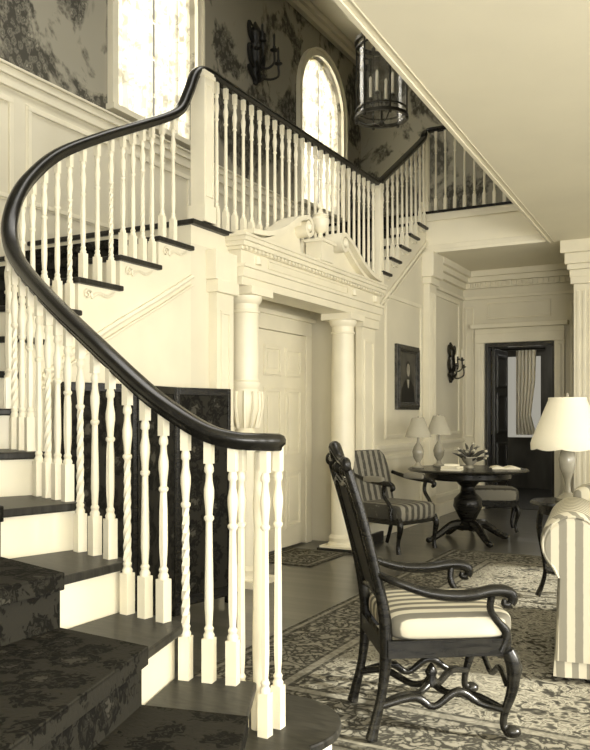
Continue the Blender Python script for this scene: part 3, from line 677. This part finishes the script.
for i,(w_,d_,a) in enumerate(((.20,.14,.1),(.18,.13,-.2),(.15,.11,.3))):
    ca,sa=math.cos(a),math.sin(a); bk.prism([(ca*u*w_/2-sa*v*d_/2,sa*u*w_/2+ca*v*d_/2) for u,v in ((-1,-1),(1,-1),(1,1),(-1,1))],i*.022,i*.022+.02)
group('book_stack',[bk.obj('books',PAPER,False,.002)],(-2.42,7.74,ZT_))
ob=MB(); 
for s in (-1,1):
    path=[(s*.14*i/8,0,.012+.018*math.sin(math.pi*i/8)) for i in range(9)]
    v=[(p[0],-.11,p[2]) for p in path]+[(p[0],.11,p[2]) for p in path]+[(p[0],-.11,.001) for p in path]+[(p[0],.11,.001) for p in path]
    f=[(i,i+1,i+10,i+9) for i in range(8)]+[(18+i,i,i+1,19+i)[::1] for i in range(8)]+[(27+i,28+i,i+10,i+9) for i in range(8)]
    ob.add(v,f)
group('open_book',[ob.obj('pages',PAPER)],(-2.02,8.22,ZT_),.4)
# ---------------------------------------------------------------- picture, sconces
fr=MB(); cyp_,cz_=8.80,1.73; hw,hh=.36,.37
for (r0,dd) in ((0,.035),(.03,.055),(.055,.03)):
    w_=.03
    fr.box(XL,XL+dd,cyp_-hw+r0,cyp_+hw-r0,cz_-hh+r0,cz_-hh+r0+w_).box(XL,XL+dd,cyp_-hw+r0,cyp_+hw-r0,cz_+hh-r0-w_,cz_+hh-r0).box(XL,XL+dd,cyp_-hw+r0,cyp_-hw+r0+w_,cz_-hh+r0+w_,cz_+hh-r0-w_).box(XL,XL+dd,cyp_+hw-r0-w_,cyp_+hw-r0,cz_-hh+r0+w_,cz_+hh-r0-w_)
cv=MB().box(XL+.004,XL+.018,cyp_-hw+.07,cyp_+hw-.07,cz_-hh+.07,cz_+hh-.07)
def flat(pts,x): return MB().add([(x,cyp_+a,cz_+b) for a,b in pts],[tuple(range(len(pts)))])
face=flat([(.02+.055*math.cos(i*math.pi/10),.09+.075*math.sin(i*math.pi/10)) for i in range(20)],XL+.0215)
hair=flat([(.02+.075*math.cos(i*math.pi/10),.105+.09*math.sin(i*math.pi/10)) for i in range(20)],XL+.0205)
coat=flat([(-.2,-.29),(.24,-.29),(.21,-.10),(.12,-.04),(.05,-.01),(-.02,-.01),(-.12,-.06),(-.19,-.14)],XL+.020)
coll=flat([(-.03,-.02),(.06,-.02),(.03,-.12),(.01,-.12)],XL+.0217)
group('framed_portrait',[fr.obj('frame',noisy('frame_black_gilt',.015,.08,20,.3),False,.003),cv.obj('canvas',noisy('portrait_ground',.05,.11,4)),coat.obj('sitter_coat',IRON,False),hair.obj('sitter_hair',noisy('painted_hair',.02,.05,9),False),face.obj('sitter_face',noisy('painted_skin',.25,.40,8),False),coll.obj('sitter_collar',noisy('painted_collar',.3,.45,8),False)])
def sconce(name,x,y,z,s,mat):
    m=MB(); m.lathe((x+.012,y,z),[(.02*s,-.22*s),(.05*s,-.15*s),(.045*s,-.05*s),(.07*s,.05*s),(.05*s,.16*s),(.065*s,.22*s),(.01,.32*s)],10)
    cd=MB()
    for sg in (-1,1):
        for (o,q) in ((.16,.0),(.09,.09)):
            m.tube([(x+.02,y,z-.08*s+q*s),(x+.07*s,y+sg*.06*s,z-.16*s+q*s),(x+.14*s,y+sg*o*s,z-.12*s+q*s),(x+.14*s,y+sg*(o+.01)*s,z-.02*s+q*s)],.010*s,6,5)
            m.lathe((x+.14*s,y+sg*(o+.01)*s,z-.02*s+q*s),[(.008*s,0),(.035*s,.015*s),(.038*s,.022*s),(.015*s,.025*s),(.015*s,.05*s)],10)
            cd.lathe((x+.14*s,y+sg*(o+.01)*s,z+.03*s+q*s),[(.010*s,0),(.010*s,.10*s),(.003,.115*s)],8)
        for a0_,b0_ in ((.1,.27),(-.1,.08),(-.2,-.1)):
            m.tube([(x+.02,y,z+a0_*s),(x+.03,y+sg*.10*s,z+(a0_+.07)*s),(x+.03,y+sg*.12*s,z+b0_*s),(x+.03,y+sg*.05*s,z+(b0_-.02)*s)],[.016*s,.022*s,.016*s,.006*s],6,5)
    group(name,[m.obj('bracket',mat),cd.obj('candles',CANDLE if mat is METAL else IRON)])
sconce('wall_sconce',XL+.0,10.45,1.95,1.0,METAL)
sconce('wall_sconce',XW,7.98,5.42,1.35,IRON)
# ---------------------------------------------------------------- hanging lantern
lx,ly=-2.6,6.35; Lm=MB(); z0,z1=3.82,4.46; r=.215
for z,rr,th in ((z0,r,.013),(z0+.06,r,.006),(z1-.06,r,.006),(z1,r,.014)):
    Lm.sweep([(rr*math.cos(a*math.pi/16),rr*math.sin(a*math.pi/16),z) for a in range(32)],[(-th,-th),(th,-th),(th,th),(-th,th)],closed=True)
for i in range(6):
    a=i*math.pi/3+.2; c_,s_=math.cos(a),math.sin(a)
    Lm.tube([(r*c_,r*s_,z0),(r*c_,r*s_,z1)],.008,6); Lm.ball((r*c_,r*s_,z1+.03),.02,8); Lm.ball((r*c_,r*s_,z0-.02),.015,8)
    Lm.tube([(r*c_,r*s_,z1),(.15*c_,.15*s_,z1+.14),(.05*c_,.05*s_,z1+.2),(0,0,z1+.32)],.007,6,5)
    if i%2: Lm.tube([(r*c_,r*s_,z0),(.12*c_,.12*s_,z0-.05),(0,0,z0-.04)],.006,6,5)
Lm.ball((0,0,z0-.05),.025,10); Lm.tube([(0,0,z1+.3),(0,0,ZU)],.009,6); Lm.lathe((0,0,ZU-.05),[(.02,0),(.07,.03),(.07,.05)],14)
Lm.tube([(0,0,z0-.05),(0,0,z0+.22)],.010,6); cd=MB()
for i in range(4):
    a=i*math.pi/2; c_,s_=math.cos(a),math.sin(a)
    Lm.tube([(0,0,z0+.1),(.06*c_,.06*s_,z0+.08),(.10*c_,.10*s_,z0+.16)],.007,6,4); Lm.lathe((.10*c_,.10*s_,z0+.16),[(.01,0),(.028,.012),(.012,.03)],10)
    cd.lathe((.10*c_,.10*s_,z0+.19),[(.013,0),(.013,.16),(.003,.18)],8)
gl=MB().lathe((0,0,0),[(r-.012,z0+.01),(r-.012,z1-.01)],24); gl.f=gl.f[:-2]
group('hanging_lantern',[Lm.obj('metal_frame',METAL),cd.obj('candles',CANDLE),gl.obj('glass',GLASS)],(lx,ly,0))
# ---------------------------------------------------------------- side table + lamp
st=MB(); st.lathe((0,0,0),[(.02,.665),(.24,.665),(.255,.675),(.24,.69),(.02,.69)],28); st.lathe((0,0,0),[(.19,.60),(.19,.665)],24)
for i in range(4):
    a=.3+i*math.pi/2; c_,s_=math.cos(a),math.sin(a)
    st.tube([(.17*c_,.17*s_,.64),(.19*c_,.19*s_,.5),(.15*c_,.15*s_,.2),(.20*c_,.20*s_,.02)],[.022,.02,.014,.02],8,5)
st.lathe((0,0,0),[(.15,.19),(.155,.2),(.15,.21)],20)
group('side_table',[st.obj('table_body',DARK,True,0,40)],(-1.0,5.85,.011))
def big_lamp(loc):
    b=MB().lathe((0,0,0),[(.08,0),(.085,.02),(.05,.035),(.025,.06),(.018,.12),(.03,.17),(.050,.22),(.060,.29),(.045,.35),(.022,.37),(.014,.40),(.01,.70)],22)
    s=MB(); n=40; rb,rt,z0,z1=.245,.125,.40,.72; v=[]
    P=[(rb*.99,z0-.035),(rb,z0),(rb*.93,z0+.05),(rt*1.12,z1-.05),(rt*1.02,z1-.02),(rt,z1)]
    P2=P+[(r_-.004,z_) for r_,z_ in P[::-1]]
    for r_,zz in P2:
        for i in range(n*2):
            a=math.pi*i/n; rr=r_*(1+.02*(i%2)); zz2=zz-(.012*abs(math.sin(a*4)) if zz<z0 else 0); v.append((rr*math.cos(a),rr*math.sin(a),zz2))
    m=n*2;K=len(P2); s.add(v,[(j*m+i,j*m+(i+1)%m,((j+1)%K)*m+(i+1)%m,((j+1)%K)*m+i) for j in range(K) for i in range(m)])
    for i in range(3):
        a=2*math.pi*i/3; s.tube([(0,0,z1-.04),(rt*math.cos(a),rt*math.sin(a),z1-.01)],.003,5)
    b.lathe((0,0,.67),[(.012,0),(.014,.05),(.006,.08)],8)
    return group('table_lamp',[b.obj('base',CERAM),s.obj('shade',SHADE,True,0,80)],loc)
big_lamp((-1.0,5.85,.702))
# ---------------------------------------------------------------- sofa
def sofa(loc,rot):
    u=MB(); L=1.9; h=L/2
    u.rbox(-h+.10,h-.10,-.40,.42,.10,.42,.22)
    for s in (-1,1):
        ax=s*(h-.15)
        poly=[(-.10,.10),(-.10,.60)]; n=28
        for i in range(n):
            a=math.radians(200-i*250/(n-1)); poly.append((.03+.15*math.cos(a),.67+.15*math.sin(a)))
        poly+=[(.10,.50),(.115,.10)]
        m=len(poly); v=[]
        for yy,k in ((-.475,.86),(-.465,.95),(-.44,1),(.34,1),(.38,.9)):
            for (px,pz) in poly: v.append((ax+s*px*k,yy,.5+(pz-.5)*(k if pz>.3 else 1)))
        u.add(v,[(j*m+i,j*m+(i+1)%m,(j+1)*m+(i+1)%m,(j+1)*m+i) for j in range(4) for i in range(m)]+[tuple(range(m)),tuple(range(4*m,5*m))])
        u.tube([(ax+s*px*.93,-.472,.5+(pz-.5)*.93) for px,pz in poly[1:-1]],.008,6)
    u.rbox(-h+.14,h-.14,.22,.44,.2,.84,.3); u.rbox(-h+.10,h-.10,.26,.50,.70,.92,.55)
    for k in range(2):
        x0=-h+.28+k*(L-.56)/2; u.rbox(x0+.005,x0+(L-.56)/2-.005,-.44,.24,.40,.55,.35); u.rbox(x0+.005,x0+(L-.56)/2-.005,.10,.28,.54,.86,.45)
    sk=MB(); per=[]
    hh_=h-.03
    cor=[(-hh_,-.46),(hh_,-.46),(hh_,.45),(-hh_,.45)]
    for a,b in zip(cor,cor[1:]+cor[:1]):
        m=int(60*math.hypot(b[0]-a[0],b[1]-a[1])/1.9)
        for i in range(m):
            q=lerp(a,b,i/m); t=nrm(a,b); o=.007*math.sin(i*1.1); per.append((q[0]+t[1]*o,q[1]-t[0]*o))
    N=len(per); v=[(x,y,.02) for x,y in per]+[(x*.98,y*.985,.26) for x,y in per]+[(x*.94,y*.93,.28) for x,y in per]
    sk.add(v,[(i,(i+1)%N,(i+1)%N+N,i+N) for i in range(N)]+[(i+N,(i+1)%N+N,(i+1)%N+2*N,i+2*N) for i in range(N)])
    return group('striped_sofa',[u.obj('upholstery',STR_SOFA,True,0,60),sk.obj('skirt',STR_SOFA,True,0,80)],loc,rot)
sofa((.09,4.62,.012),math.radians(8))
# ---------------------------------------------------------------- lights
area('window_light_right_1',(4.1,1.0,1.6),(0,90,0),2.2,1.5,165)
area('window_light_right_2',(4.1,4.0,1.6),(0,90,0),2.2,1.5,140)
area('window_light_right_3',(4.1,7.0,1.6),(0,90,0),2.2,1.5,50)
area('window_light_rear',(2.2,-1.4,1.4),(130,0,15),3.0,1.8,380)
for a,b in wins: area('window_light_stair',(XW-.6,(a+b)/2,5.1),(0,-90,0),2.2,1.4,90)
area('hall_fill_light',(-2.8,4.2,ZU-.1),(0,0,0),1.6,4,100)  # unseen area light added as fill for the upper hall; no roof opening modelled
area('library_light',(-2.2,13.2,2.9),(0,0,0),1.0,1.0,22)
area('library_window_light',(-3.35,14.9,1.6),(90,0,0),.9,1.6,20)
s=bpy.data.lights.new('sun','SUN'); s.energy=14; s.angle=math.radians(1.5); s.color=(1,.96,.85)
so=bpy.data.objects.new('sun',s); dv=Vector((-1,-.14,-.43)).normalized(); so.rotation_euler=dv.to_track_quat('-Z','Y').to_euler(); so.location=(8,2,5); sc.collection.objects.link(so)
W=bpy.data.worlds.new('world'); sc.world=W; W.use_nodes=True
bg=W.node_tree.nodes['Background']; bg.inputs[0].default_value=(1,.95,.80,1); bg.inputs[1].default_value=.36
# ---------------------------------------------------------------- camera
cam=bpy.data.cameras.new('camera'); cam.sensor_fit='VERTICAL'; cam.sensor_height=36; cam.lens=805/750*36; cam.shift_y=40/750
co=bpy.data.objects.new('camera',cam); co.location=(0,0,1.3); co.rotation_euler=(math.radians(90),0,math.radians(28.4)); sc.collection.objects.link(co); sc.camera=co
